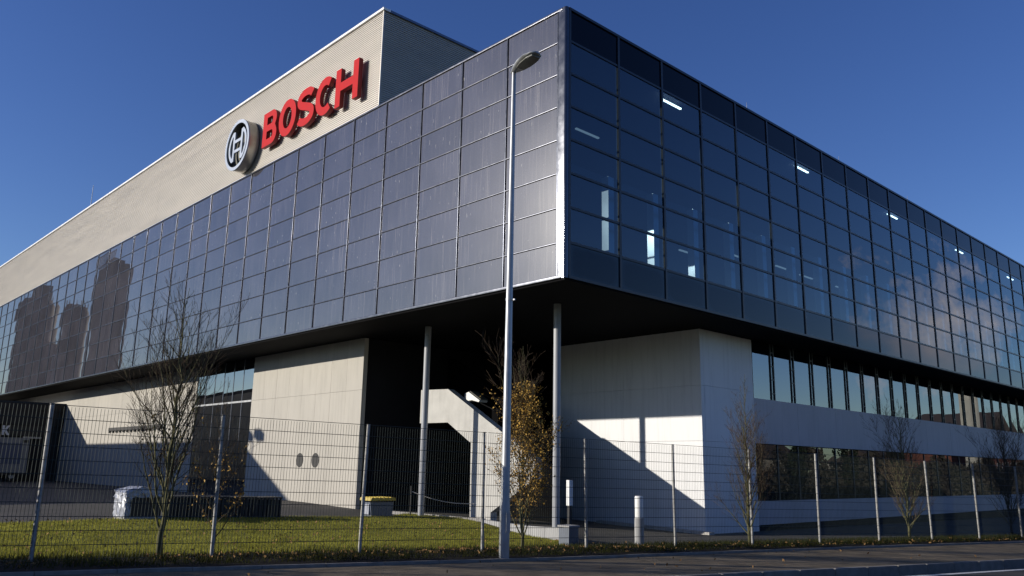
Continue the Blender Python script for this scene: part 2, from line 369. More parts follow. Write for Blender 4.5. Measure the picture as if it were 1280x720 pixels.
# painted edge line, narrow concrete edging of the verge
S2 = np.arange(11.5, 70, 2.)
sheet('edge_line', S2, [-4.56, -4.42], 'road_paint', lambda u, v, a, b: zf(a) - .145 + .004)
mb = MB()
for i in range(-10, 50):
    s0, s1 = i, i + .99; e0_, e1_ = float(verge_edge(s0)), float(verge_edge(s1))
    q = [uv(s0, e0_ - .05), uv(s1, e1_ - .05), uv(s1, e1_ + .03), uv(s0, e0_ + .03)]; z0 = float(zf(s0)) + .0; z1 = float(zf(s1)) + .0
    zz = [z0, z1, z1, z0]; mb.add([(a[0], a[1], z - .1) for a, z in zip(q, zz)] + [(a[0], a[1], z + .012) for a, z in zip(q, zz)], [(0, 3, 2, 1), (4, 5, 6, 7), (0, 1, 5, 4), (1, 2, 6, 5), (2, 3, 7, 6), (3, 0, 4, 7)])
o = part('verge_edging', mb, 'kerb_stone'); struct(o)

# ------------------------------------------------------------------ office building
ZT, ZB, H8 = 12.163, 4.687, 7.4756 / 8
WL, WR, L0, R0, NL, NR = 2.0218, 2.0397, .2896, .16, 37, 33
VL = L0 + NL * WL; UR = R0 - .02 + NR * WR
bld = thing('office_building', 'dark glass box building with grey corrugated upper storey on pale recessed walls', 'building')
def pane_mesh(name, wd, hg, mat, axis, bulge=.0014, nx=5, ny=4, th=.03):
    # slightly pillowed pane; axis 'x': faces -X, spans Y; axis 'y': faces -Y, spans X
    mb = MB(); uvs = []
    for j in range(ny + 1):
        for i in range(nx + 1):
            a, b = i / nx, j / ny; p = (a - .5) * wd; q = (b - .5) * hg; w_ = -bulge * (1 - (2 * a - 1) ** 2) * (1 - (2 * b - 1) ** 2)
            mb.v.append((w_, p, q) if axis == 'x' else (p, w_, q)); uvs.append((a, b))
    for j in range(ny):
        for i in range(nx):
            k = j * (nx + 1) + i; f = (k, k + 1, k + nx + 2, k + nx + 1); mb.f.append(f[::-1] if axis == 'x' else f)
    me = mb.mesh(name, mat, True); ul = me.uv_layers.new(name='UVMap')
    for lp in me.loops: ul.data[lp.index].uv = uvs[lp.vertex_index]
    return me
def jitter(o, a=.0009): o.rotation_euler = (random.gauss(0, a) if True else 0, random.gauss(0, a), random.gauss(0, a))
gm = pane_mesh('glass_pane', WL - .045, H8 - .04, 'tinted_glass', 'x')
for i in range(NL):
    for j in range(8):
        o = link('glass_pane', gm, bld, (.012, L0 + (i + .5) * WL, ZT - (j + .5) * H8)); jitter(o)
wm = pane_mesh('window_pane', WR - .09, H8 - .07, 'window_glass', 'y', .0015)
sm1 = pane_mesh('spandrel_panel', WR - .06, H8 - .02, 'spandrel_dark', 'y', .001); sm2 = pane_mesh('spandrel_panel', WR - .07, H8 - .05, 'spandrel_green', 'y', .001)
for i in range(NR):
    for j in range(8):
        c = (R0 - .02 + (i + .5) * WR, .012, ZT - (j + .5) * H8)
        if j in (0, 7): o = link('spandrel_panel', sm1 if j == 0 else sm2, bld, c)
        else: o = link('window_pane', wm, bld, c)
        jitter(o, .0009)
def round_bar(p0, p1, wdir, ndir, wd, dp, n=5):
    # bar with a softly rounded face: profile across wdir, proud along ndir
    mb = MB(); p0, p1, wdir, ndir = map(Vector, (p0, p1, wdir, ndir)); prof = [(-wd / 2, -.05)]
    r = min(.014, wd * .35)
    for k in range(n + 1): a = math.pi - k / n * math.pi / 2; prof.append((-wd / 2 + r + r * math.cos(a), dp - r + r * math.sin(a)))
    for k in range(n + 1): a = math.pi / 2 - k / n * math.pi / 2; prof.append((wd / 2 - r + r * math.cos(a), dp - r + r * math.sin(a)))
    prof.append((wd / 2, -.05)); m = len(prof)
    for p in (p0, p1): mb.v += [tuple(p + wdir * a + ndir * b) for a, b in prof]
    mb.f = [(i, i + 1, m + i + 1, m + i) for i in range(m - 1)]; return mb
for i in range(NL + 1):
    y = L0 + i * WL; o = part('mullion', round_bar((0, y, ZB + .06), (0, y, ZT - .02), (0, 1, 0), (-1, 0, 0), .05, .022), 'mullion_metal', bld); smooth_by_angle(o, 50)
for j in range(1, 8):
    z = ZT - j * H8; o = part('transom', round_bar((0, L0, z), (0, VL, z), (0, 0, 1), (-1, 0, 0), .042, .016), 'aluminium', bld); smooth_by_angle(o, 50)
o = part('sill_rail', round_bar((0, .12, ZB + .03), (0, VL, ZB + .03), (0, 0, 1), (-1, 0, 0), .085, .03), 'aluminium', bld); smooth_by_angle(o, 50)
o = part('top_rail', round_bar((0, .12, ZT + .0), (0, VL, ZT + .0), (0, 0, 1), (-1, 0, 0), .07, .03), 'aluminium', bld); smooth_by_angle(o, 50)
# corner post with a rounded nose
mb = MB(); prof = [(.0, .27), (-.018, .262)]
for k in range(9): a = math.pi + k / 8 * math.pi / 2; prof.append((.055 + .07 * math.cos(a), .055 + .07 * math.sin(a)))
prof += [(.10, -.015), (.10, .0)]; prof += [(.0, .0)] if False else []
m = len(prof)
for z in (ZB - .01, ZT + .04): mb.v += [(a, b, z) for a, b in prof]
mb.f = [(i, i + 1, m + i + 1, m + i) for i in range(m - 1)]
o = part('corner_post', mb, 'corner_metal', bld); smooth_by_angle(o, 40)
o = part('corner_reveal', MB().box((-.008, .12, ZB), (.05, .16, ZT)), 'dark_frame', bld)
for i in range(NR + 1):
    x = R0 - .02 + i * WR; part('mullion', MB().box((x - .04, -.022, ZB + .05), (x + .04, .07, ZT - .02)), 'dark_frame', bld)
for j in range(1, 8):
    z = ZT - j * H8; part('transom', MB().box((R0, -.012, z - .032), (UR, .066, z + .032)), 'dark_frame', bld)
part('sill_rail', MB().box((.1, -.03, ZB - .012), (UR, .07, ZB + .06)), 'dark_frame', bld)
part('top_rail', MB().box((.1, -.03, ZT - .03), (UR, .07, ZT + .045)), 'dark_frame', bld)
# roof, soffit, interior
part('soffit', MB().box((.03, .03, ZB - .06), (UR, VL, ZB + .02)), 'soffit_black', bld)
part('roof', MB().box((.08, .08, ZT - .02), (UR, VL, ZT + .03)), 'soffit_black', bld)
part('ceiling', MB().box((.1, .1, ZT - .12), (30, 9, ZT - .06)), 'interior', bld)
part('floor_slab', MB().box((.9, .9, 8.0), (UR, 9, 8.25)), 'interior', bld)
part('floor_slab', MB().box((.12, .12, ZB + .08), (UR, 9, ZB + .2)), 'interior', bld)
part('interior_wall', MB().box((1.2, 8.8, ZB + .2), (UR, 9.0, ZT - .1)), 'interior', bld)
part('interior_wall', MB().box((1.4, 9.02, ZB + .2), (1.5, VL - .1, ZT - .1)), 'interior', bld)
part('interior_wall', MB().box((UR - .1, .1, ZB), (UR, VL, ZT)), 'interior', bld)
part('interior_wall', MB().box((.05, VL - .1, ZB), (UR - .12, VL, ZT - .05)), 'interior', bld)
mb = MB().box((-.12, -.12, ZB + .2), (.12, .12, 7.99)); icm = fix(mb.mesh('interior_column', 'interior_pale'))
for i in range(1, 23): link('interior_column', icm, bld, (R0 - .02 + i * WR + .04, .46, 0))
mb = MB().box((-.014, -.014, ZB + .2), (.014, .014, 8.0)); rod = fix(mb.mesh('interior_post', 'interior_pale'))
for i in range(0, 8): link('interior_post', rod, bld, (R0 + (i + .32) * WR, .9, 0))
# luminaires seen through the glass: each hangs in the building
tm = fix(MB().box((-.55, -.03, -.02), (.55, .03, .02)).mesh('ceiling_light', 'tube_light'))
td = fix(MB().box((-.5, -.03, -.02), (.5, .03, .02)).mesh('ceiling_light', 'tube_dim'))
for x, y, z, m_ in [(6.36, 1.2, 11.86, tm), (15.15, 1.2, 11.95, tm), (23.9, 1.2, 11.95, tm), (32.6, 1.2, 11.93, tm), (41.2, 1.2, 11.9, tm),
                    (13.2, 1.2, 7.5, td), (15.0, 1.2, 7.47, td), (2.2, 1.2, 9.55, td), (10.0, 1.3, 7.4, td), (18, 1.2, 7.5, td), (7.4, 1.4, 7.0, td)]:
    link('ceiling_light', m_, bld, (x, y, z))
# corrugated upper storey (penthouse), flush with the left face
PV, PT, PU, PE = 8.9, 15.86, 40., 82.
nr = 46; zs = np.linspace(ZT + .05, PT, nr * 4 + 1); offs = [0, 0, .03, .03]
def corrugated(axis, a0, a1, base):
    mb = MB()
    for k, z in enumerate(zs):
        d = offs[k % 4] + base
        for a in (a0, a1): mb.v.append((d, a, float(z)) if axis == 'x' else (a, d, float(z)))
    mb.f = [(2 * k, 2 * k + 1, 2 * k + 3, 2 * k + 2) for k in range(len(zs) - 1)]; return mb
b0 = PV
while b0 < PE:
    b1 = min(b0 + 6.9, PE); part('cladding_sheet', corrugated('x', b0 + .006, b1, .0), 'cladding', bld); b0 = b1
b0 = .0
while b0 < PU:
    b1 = min(b0 + 6.8, PU); part('cladding_sheet', corrugated('y', b0 + .04, b1 - .006, PV), 'cladding', bld); b0 = b1
part('corner_trim', MB().box((-.012, PV - .012, ZT + .05), (.04, PV + .03, PT)), 'cladding', bld)
part('roof_edge', MB().box((-.06, PV - .06, PT), (.25, PE, PT + .09)), 'white_trim', bld)
part('roof_edge', MB().box((.25, PV - .06, PT), (PU, PV + .25, PT + .09)), 'anodised', bld)
part('penthouse_roof', MB().box((.25, PV + .25, PT - .1), (PU, PE, PT - .02)), 'soffit_black', bld)
for (x, y, z0, h) in [(6.8, PV + .1, PT, .5), (.4, 18, PT, .55), (.4, 34, PT, .55), (9.6, .3, ZT, .55), (16.6, .3, ZT, .5), (23.5, .3, ZT, .5), (12.6, PV + .1, PT, .5), (.4, 50, PT, .5)]:
    part('lightning_rod', MB().tube([(x, y, z0), (x, y, z0 + h)], [.014, .006], 5), 'galvanised', bld)
# lower left: pale panel walls, tall glazing, recess
XW = 2.05; zG = -2.3
def panel_grid_x(x, y0, y1, rows, wd, mat, name='wall_panel', thick=.18, gap=.008):
    n = max(1, round((y1 - y0) / wd)); w_ = (y1 - y0) / n
    for r in range(len(rows) - 1):
        me = MB().box((0, gap / 2, rows[r] + gap / 2), (thick, w_ - gap / 2, rows[r + 1] - gap / 2)); me = fix(me.mesh(name, mat))
        for i in range(n): link(name, me, bld, (x + random.uniform(-.002, .002), y0 + i * w_, 0))
def panel_grid_y(y, x0, x1, rows, wd, mat, name='wall_panel', thick=.18, gap=.008):
    n = max(1, round((x1 - x0) / wd)); w_ = (x1 - x0) / n
    for r in range(len(rows) - 1):
        me = MB().box((gap / 2, 0, rows[r] + gap / 2), (w_ - gap / 2, thick, rows[r + 1] - gap / 2)); me = fix(me.mesh(name, mat))
        for i in range(n): link(name, me, bld, (x0 + i * w_, y + random.uniform(-.002, .002), 0))
panel_grid_x(XW, 12.1, 20.95, [zG, 2.69, ZB - .07], 1.1, 'panel_beige')
panel_grid_x(XW, 27.05, 70.0, [zG, 2.69, ZB - .07], 2.15, 'panel_beige')
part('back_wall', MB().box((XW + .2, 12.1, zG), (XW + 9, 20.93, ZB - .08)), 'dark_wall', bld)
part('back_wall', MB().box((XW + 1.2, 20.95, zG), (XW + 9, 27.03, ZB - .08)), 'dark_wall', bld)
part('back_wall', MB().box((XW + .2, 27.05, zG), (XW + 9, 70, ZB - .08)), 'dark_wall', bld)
gp1 = pane_mesh('entrance_pane', 1.0 - .05, 1.9, 'mirror_glass', 'x', .001); gp2 = pane_mesh('entrance_pane', 1.0 - .05, 4.2, 'mirror_glass', 'x', .001)
for i in range(6):
    y = 20.97 + (i + .5) * 1.012; jitter(link('entrance_pane', gp1, bld, (XW + .03, y, 3.67)), .001); jitter(link('entrance_pane', gp2, bld, (XW + .03, y, .55)), .001)
for i in range(7): part('glazing_bar', MB().box((XW + .02, 20.97 + i * 1.012 - .025, zG), (XW + .1, 20.97 + i * 1.012 + .025, ZB - .07)), 'anodised', bld)
part('glazing_bar', MB().box((XW + .012, 20.99, 2.65), (XW + .098, 27.03, 2.73)), 'galvanised', bld)
part('shadow_bar', MB().box((XW - .12, 31.1, 1.70), (XW, 39.3, 1.88)), 'dock_dark', bld)  # dark bar built in place of a thin shadow on the wall
for y in np.arange(31.4, 39.2, .6): part('shadow_bar_tooth', MB().box((XW - .1, y, 1.58), (XW, y + .12, 1.70)), 'dock_dark', bld)  # toothed lower edge of the built shadow
for y in (16.3, 15.1): part('wall_port', MB().tube([(XW - .01, y, .13), (XW + .05, y, .13)], .28, 16), 'dock_dark', bld)
# block by the corner
XB, VB = 8.28, 1.66
part('block_core', MB().box((XB + .2, VB + .2, zG), (24, 8.1, ZB - .08)), 'dark_wall', bld)
panel_grid_x(XB, VB, 8.15, [zG, .95, 2.75, ZB - .07], 3.2, 'panel_white')
panel_grid_y(VB, XB + .185, 11.5, [zG, .95, 2.75, ZB - .07], 3.2, 'panel_white')
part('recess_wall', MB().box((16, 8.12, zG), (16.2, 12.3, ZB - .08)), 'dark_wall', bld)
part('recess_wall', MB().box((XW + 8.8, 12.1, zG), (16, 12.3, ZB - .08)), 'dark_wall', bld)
# right side: strip windows above a panel band above shop glazing
UE = UR - .2
n = round((UE - 11.5) / 3.1); wb = (UE - 11.5) / n
for i in range(n):
    part('band_panel', MB().box((11.5 + i * wb + .006, VB, .98), (11.5 + (i + 1) * wb - .006, VB + .15, 2.55)), 'panel_blue', bld)
    part('reflection_panel', MB().box((11.5 + i * wb + .006, VB + .02, -1.78), (11.5 + (i + 1) * wb - .006, VB + .15, -.98)), 'panel_blue', bld)  # lower panels stand in for the road and sky mirrored in the glass
part('band_soffit', MB().box((11.5, VB + .16, .9), (UE, VB + .6, .97)), 'dark_wall', bld)
part('plinth_base', MB().box((11.5, VB + .06, zG), (UE, VB + .3, -1.79)), 'dark_wall', bld)
spw = 1.5; n = int((UE - 11.6) / spw)
pw1 = pane_mesh('strip_window_pane', spw - .06, 2.06, 'strip_glass', 'y', .0012); pw2 = pane_mesh('shop_window_pane', spw - .05, 1.93, 'shop_glass', 'y', .0015)
lad = MB()
for dx in (-.11, .11): lad.box((dx - .022, -.02, -1.04), (dx + .022, .012, 1.04))
for z in (-.8, -.3, .2, .7): lad.box((-.088, -.012, z - .018), (.088, .012, z + .018))
lad = fix(lad.mesh('window_post', 'dark_frame'))
thin = fix(MB().box((-.025, -.03, -.96), (.025, .06, .96)).mesh('shop_window_bar', 'dark_frame'))
for i in range(n):
    x = 11.55 + (i + .5) * spw
    jitter(link('strip_window_pane', pw1, bld, (x, VB + .035, 3.58)), .0012); jitter(link('shop_window_pane', pw2, bld, (x, VB + .06, -.01)), .0014)
    link('window_post', lad, bld, (12.9 + i * spw, VB + .018, 3.6)); link('shop_window_bar', thin, bld, (x + spw / 2, VB + .06, -.01))
part('back_wall', MB().box((11.6, VB + 2.5, zG), (UE, VB + 2.7, ZB - .08)), 'interior', bld)
part('side_wall', MB().box((11.5, VB + .19, zG), (11.56, VB + 2.5, ZB - .08)), 'dark_wall', bld)
# steel columns under the box
for (x, y) in ((2.15, 8.38), (2.2, 2.36)):
    z0 = gz(x, y) - .05; o = part('column', MB().tube([(x, y, z0), (x, y, ZB - .061)], .107, 20), 'column_paint', bld); smooth_by_angle(o)
    part('base_plate', MB().box((x - .22, y - .22, z0 - .1), (x + .22, y + .22, z0 + .075)), 'galvanised', bld)

# ------------------------------------------------------------------ signs on the upper storey
def curve_letter(splines, depth, mat):
    # splines: list of closed 2D polygons; the later ones cut holes
    cu = bpy.data.curves.new('letter', 'CURVE'); cu.dimensions = '2D'; cu.fill_mode = 'BOTH'; cu.extrude = depth / 2; cu.bevel_depth = 0
    for P in splines:
        sp = cu.splines.new('POLY'); sp.points.add(len(P) - 1); sp.use_cyclic_u = True
        for q, (x, y) in zip(sp.points, P): q.co = (x, y, 0, 1)
    to = bpy.data.objects.new('letter', cu); col.objects.link(to); dg = bpy.context.evaluated_depsgraph_get(); dg.update()
    me = bpy.data.meshes.new_from_object(to.evaluated_get(dg)); bpy.data.objects.remove(to); bpy.data.curves.remove(cu)
    me.name = 'letter'; me.materials.clear(); me.materials.append(M[mat]); return me
def arc(cx, cy, rx, ry, a0, a1, n=14): return [(cx + rx * math.cos(R(a0 + (a1 - a0) * k / n)), cy + ry * math.sin(R(a0 + (a1 - a0) * k / n))) for k in range(n + 1)]
def stroke(pts, wd):
    Lp, Rp = [], []
    for i, p in enumerate(pts):
        a = Vector(pts[max(i - 1, 0)]); b = Vector(pts[min(i + 1, len(pts) - 1)]); d = (b - a).normalized(); nn = Vector((-d.y, d.x)) * wd / 2
        Lp.append((p[0] + nn.x, p[1] + nn.y)); Rp.append((p[0] - nn.x, p[1] - nn.y))
    return Lp + Rp[::-1]
# unit letters: height 1, width given; drawn in metres later
Ht = 1.51; T = .345
def LB(wd):
    o_ = [(0, 0), (wd - .42, 0)] + arc(wd - .42, .42, .42, .42, -90, 42, 9) + [(wd - .16, .80)] + arc(wd - .46, 1.11, .40, .40, -38, 90, 9) + [(0, Ht)]
    h1 = [(T, .30), (T, .64), (wd - .46, .64)] + arc(wd - .46, .47, .13, .17, 90, -90, 6) + []
    h2 = [(T, .93), (T, 1.26), (wd - .50, 1.26)] + arc(wd - .50, 1.095, .13, .165, 90, -90, 6)
    return [o_, h1, h2]
def LO(wd):
    return [arc(wd / 2, Ht / 2, wd / 2, Ht / 2 + .03, 0, 360, 36)[:-1], arc(wd / 2, Ht / 2, wd / 2 - T, Ht / 2 - .30, 0, 360, 28)[:-1]]
def LS(wd):
    c = wd / 2; r = wd / 2 - T / 2 + .02; pts = arc(c, 1.14, r, .27, 20, 180, 10) + arc(c, 1.14, r, .30, 195, 240, 4) + [(c, .79)] + arc(c, .43, r, .30, 60, 15, 4) + arc(c, .42, r, .27, 0, -160, 10)
    return [stroke(pts, T * .92)]
def LC(wd):
    c = wd / 2 + .06; rx = wd / 2 - T / 2 + .06; pts = arc(c, Ht / 2, rx, Ht / 2 - .15, 52, 308, 24); return [stroke(pts, T * .95)]
def LH(wd):
    return [[(0, 0), (T, 0), (T, .60), (wd - T, .60), (wd - T, 0), (wd, 0), (wd, Ht), (wd - T, Ht), (wd - T, .93), (T, .93), (T, Ht), (0, Ht)]]
sign = thing('lettering_sign', 'row of five big red capital letters mounted on the corrugated cladding', 'sign', (0, 13.5, 12.85))
ZS = 12.86
for f, y0, wd in ((LB, 17.30, 1.26), (LO, 15.86, 1.45), (LS, 14.32, 1.38), (LC, 12.85, 1.33), (LH, 11.34, 1.58)):
    y0 = 13.5 + (y0 - 13.5) * .965; wd *= .965; me = curve_letter(f(wd), .17, 'sign_red'); me.materials.append(M['sign_side'])
    for p in me.polygons: p.material_index = 0 if abs(p.normal.z) > .9 else 1
    # letter x -> -Y, y -> Z, thickness -> X
    me.transform(Matrix(((0, 0, -1, 0), (-1, 0, 0, 0), (0, 1, 0, 0), (0, 0, 0, 1)))); me.update()
    zoff = ZS + (17.3 - y0) * (-.012)
    lt = link('letter', me, sign, (-.20, y0 - 13.5, zoff - 12.85))
    for k in range(2): link('standoff', fix(MB().box((-.055, -.02, -.02), (.055, .02, .02)).mesh('standoff', 'galvanised')), lt, (.142, -wd * (.25 + .5 * k), .35 + .8 * (k == 0)))
badge = thing('round_emblem_sign', 'round blue grey emblem disc with a barred ring left of the red letters', 'sign', (0, 19.15, 13.52))
RB = 1.14
def ring_poly(r, n=56): return arc(0, 0, r, r, 0, 360, n)[:-1]
TOYZ = Matrix(((0, 0, -1, 0), (-1, 0, 0, 0), (0, 1, 0, 0), (0, 0, 0, 1)))
def badge_part(name, splines, depth, x, mat):
    me = curve_letter(splines, depth, mat); me.transform(TOYZ); me.name = name; me.update(); o = link(name, me, badge, (x, 0, 0)); smooth_by_angle(o, 40); return o
badge_part('shell', [ring_poly(RB), ring_poly(RB - .05)], .44, -.25, 'badge_shell')
badge_part('backing_disc', [ring_poly(RB - .052)], .04, -.16, 'badge_back')
badge_part('outer_ring', [ring_poly(RB + .015), ring_poly(RB - .135)], .06, -.48, 'badge_face')
a0 = math.degrees(math.asin(.68 / .80))
def lens(sg):
    # crescent: arc of the inner circle closed by a chord bar
    ro, ri = .86, .74; A = arc(0, 0, ro, ro, 90 - 62, 90 - 118 - 0, 1) 
    out_ = arc(0, 0, ro, ro, -56, 56, 18); inn = [(.40, .60), (.40, -.60)]
    P = out_ + [(.30, .68), (.30, -.68)]
    hole = arc(0, 0, ro - .14, ro - .14, -46, 46, 14) + [(.45, .46), (.45, -.46)]
    fl = lambda Q: [(sg * x, y) for x, y in Q]
    return [fl(P), fl(hole)]
for sg in (-1, 1): badge_part('armature_side', lens(sg), .07, -.44, 'badge_face')
for z in (-.30, .16): badge_part('armature_bar', [[(-.30, z), (.30, z), (.30, z + .14), (-.30, z + .14)]], .065, -.437, 'badge_face')
mast = thing('roof_antenna', 'thin white antenna mast with a short companion on the roof edge', 'antenna', (3, 53, PT - .1))
part('mast', MB().tube([(3, 53.2, PT - .1), (3, 53.2, 20.9)], [.05, .02], 6), 'bollard_white', mast)
part('antenna_panel', MB().box((2.9, 55.2, PT - .1), (3.1, 55.6, 18.6)), 'bollard_white', mast)
part('antenna_panel', MB().box((2.9, 54.3, PT - .1), (3.06, 54.45, 18.2)), 'galvanised', mast)

# ------------------------------------------------------------------ under and around the building
XS = 3.55
stair = thing('stair_wall', 'pale concrete stair wall with sloping top and cut-out opening beneath the glass box', 'wall', (XS, 7.5, -1.7))
P = [(10.5, 2.70), (8.94, 2.65), (4.55, .27), (4.55, -.33), (6.55, -1.42), (6.55, -2.2), (7.58, -2.2), (7.62, .77), (8.9, 1.49), (10.5, 1.5)]
mb = MB(); bm = bmesh.new()
f0 = bm.faces.new([bm.verts.new((XS, a, b)) for a, b in P]); r_ = bmesh.ops.extrude_face_region(bm, geom=[f0])
bmesh.ops.translate(bm, vec=(.28, 0, 0), verts=[q for q in r_['geom'] if isinstance(q, bmesh.types.BMVert)])
bmesh.ops.triangulate(bm, faces=[f for f in bm.faces if len(f.verts) > 4]); bmesh.ops.recalc_face_normals(bm, faces=bm.faces)
me = bpy.data.meshes.new('wall_slab'); bm.to_mesh(me); bm.free(); me.materials.append(M['stair_concrete']); me.transform(Matrix.Translation((-XS, -7.5, 1.7))); link('wall_slab', me, stair)
part('shade_panel', MB().prism([(5.9, -2.2), (12.05, -2.2), (12.05, 4.35), (11.3, 3.98), (6.3, 1.2), (5.9, .98)], lambda a, b, d: (d, a, b), 6.0, 6.12), 'shade_black', stair)  # added to block sun from the white block; black so it reads as shade
fl = thing('floodlight', 'pale box floodlight on an arm above the sloping stair wall', 'floodlight', (5.4, 9.5, 2.5))
def fq(Q): return [(9.54 + (y - 7.07) * 1.0, 2.52 + (z - 2.22) * .72) for y, z in Q]
mb = MB(); mb.prism(fq([(7.52, 2.02), (7.52, 2.42), (7.30, 2.50), (6.66, 2.02), (6.72, 1.94), (7.1, 2.06)]), lambda a, b, d: (d, a, b), 5.2, 5.6); part('housing', mb, 'bollard_white', fl)
part('front_lens', MB().prism(fq([(7.26, 2.515), (6.64, 2.055), (6.62, 2.085), (7.24, 2.545)]), lambda a, b, d: (d, a, b), 5.22, 5.58), 'lens_glass', fl)
part('arm', MB().tube([(5.4, 9.3, 2.3), (5.7, 9.0, 2.1), (6.0, 8.7, 1.75)], .025, 6), 'dock_dark', fl)
# retaining wall, bin, bollard, post, kerb strips
rw = thing('retaining_wall', 'low grey concrete wall rising between lawn and yard', 'wall', (1.5, 3, -1.7))
a, b = Vector((3.35, 6.6)), Vector((-.15, -.35)); dd = (b - a).normalized(); nn = Vector((-dd.y, dd.x)); nseg = 5
for k in range(nseg):
    p0 = a + (b - a) * (k / nseg) + dd * .008; p1 = a + (b - a) * ((k + 1) / nseg) - dd * .008
    h0, h1 = .05 + .30 * k / nseg, .05 + .30 * (k + 1) / nseg; q = [(p0 - nn * .1), (p1 - nn * .1), (p1 + nn * .1), (p0 + nn * .1)]; hs = [h0, h1, h1, h0]
    g = [gz(p.x, p.y) for p in q]; mb = MB(); mb.add([(p.x, p.y, z - .4) for p, z in zip(q, g)] + [(p.x, p.y, z + h) for p, z, h in zip(q, g, hs)], [(0, 3, 2, 1), (4, 5, 6, 7), (0, 1, 5, 4), (1, 2, 6, 5), (2, 3, 7, 6), (3, 0, 4, 7)])
    part('wall_block', mb, 'concrete', rw)
gb = thing('litter_bin', 'grey square litter bin at the end of the low concrete wall', 'bin', (-1.05, -1.12, gz(-1.05, -1.12)))
z0 = gz(-1.05, -1.12); part('body', MB().box((-1.2, -1.27, z0), (-.9, -.97, z0 + .41)), 'bin_blue', gb); part('lid', MB().box((-1.22, -1.29, z0 + .411), (-.88, -.95, z0 + .45)), 'concrete', gb)
bo = thing('bollard', 'thick round bollard, white above and grey below, behind the fence', 'bollard', (.6, -1.75, -1.7))
z0 = gz(.6, -1.75); o = part('base', MB().tube([(.6, -1.75, z0 - .1), (.6, -1.75, z0 + .62)], .105, 20), 'concrete', bo); smooth_by_angle(o)
o = part('shaft', MB().tube([(.6, -1.75, z0 + .62), (.6, -1.75, z0 + 1.08), (.6, -1.75, z0 + 1.1)], [.092, .092, .08], 20), 'bollard_white', bo); smooth_by_angle(o)
po = thing('marker_post', 'slim white marker post in the dark under the glass box', 'post', (1.7, 1.4, -1.76))
part('post', MB().box((1.65, 1.36, gz(1.7, 1.4) - .05), (1.75, 1.44, -.95)), 'dock_dark', po); part('reflector', MB().box((1.63, 1.35, -.949), (1.77, 1.45, -.3)), 'bollard_white', po)
mb = MB()
for k in range(14):
    t = k / 14; y0 = 1.3 + k * .33; o = part('plinth_stone', MB().box((7.95, y0 + .006, gz(8, y0) - .1), (8.24, y0 + .324, gz(8, y0) + .07)), 'kerb_pale', bld)
for k in range(18):
    p0 = Vector((2.0, 9.9)) + (Vector((3.3, 6.6)) - Vector((2.0, 9.9))) * (k / 18); p1 = Vector((2.0, 9.9)) + (Vector((3.3, 6.6)) - Vector((2.0, 9.9))) * ((k + .96) / 18)
    z0 = gz(p0.x, p0.y); o = part('yard_kerb_stone', MB().add([(p0.x, p0.y, z0 - .1), (p1.x, p1.y, z0 - .1), (p1.x + .15, p1.y + .05, z0 - .1), (p0.x + .15, p0.y + .05, z0 - .1), (p0.x, p0.y, z0 + .07), (p1.x, p1.y, z0 + .07), (p1.x + .15, p1.y + .05, z0 + .07), (p0.x + .15, p0.y + .05, z0 + .07)], [(0, 3, 2, 1), (4, 5, 6, 7), (0, 1, 5, 4), (1, 2, 6, 5), (2, 3, 7, 6), (3, 0, 4, 7)]), 'kerb_pale', kb)
ch = thing('rope_barrier', 'thin post with a sagging pale rope before the dark stair opening', 'barrier', (2.2, 8.85, -1.6))
z0 = gz(2.0, 8.75); part('post', MB().tube([(2.0, 8.75, z0), (2.0, 8.75, z0 + .95)], .025, 6), 'dock_dark', ch)
part('rope', MB().tube([Vector((2.0, 8.75, z0 + .78)).lerp(Vector((3.5, 7.3, z0 + .42)), k / 10) - Vector((0, 0, .12 * math.sin(math.pi * k / 10))) for k in range(11)], .012, 5), 'rope', ch)
# yellow-lidded container
du = thing('waste_container', 'blue grey waste container with a yellow lid on the lawn edge', 'container', (.5, 8.3, -1.58))
z0 = gz(.5, 8.3); x0, x1, y0, y1 = .0, .86, 8.1, 8.62
ex = Vector((.90, -.20 + .35)).normalized()
part('body', MB().prism([(x0 + .05, 0), (x1 - .05, 0), (x1, .42), (x0, .42)], lambda a, b, d: (a, d, z0 + .04 + b), y0, y1), 'bin_blue', du)
part('end_panel', MB().box((x0 - .015, y0 + .06, z0 + .1), (x0 + .02, y1 - .06, z0 + .40)), 'wrap_white', du)
for k in range(2): part('lid', MB().prism([(x0 - .03 + k * .46, .465), (x0 + .44 + k * .46, .465), (x0 + .42 + k * .46, .55), (x0 + .0 + k * .46, .55)], lambda a, b, d: (a, d, z0 + .04 + b), y0 - .05, y1 + .05), 'bin_yellow', du)
for k in range(6): part('lid_rib', MB().box((x0 + .03 + k * .138, y0 - .055, z0 + .591), (x0 + .07 + k * .138, y1 + .04, z0 + .61)), 'bin_yellow', du)
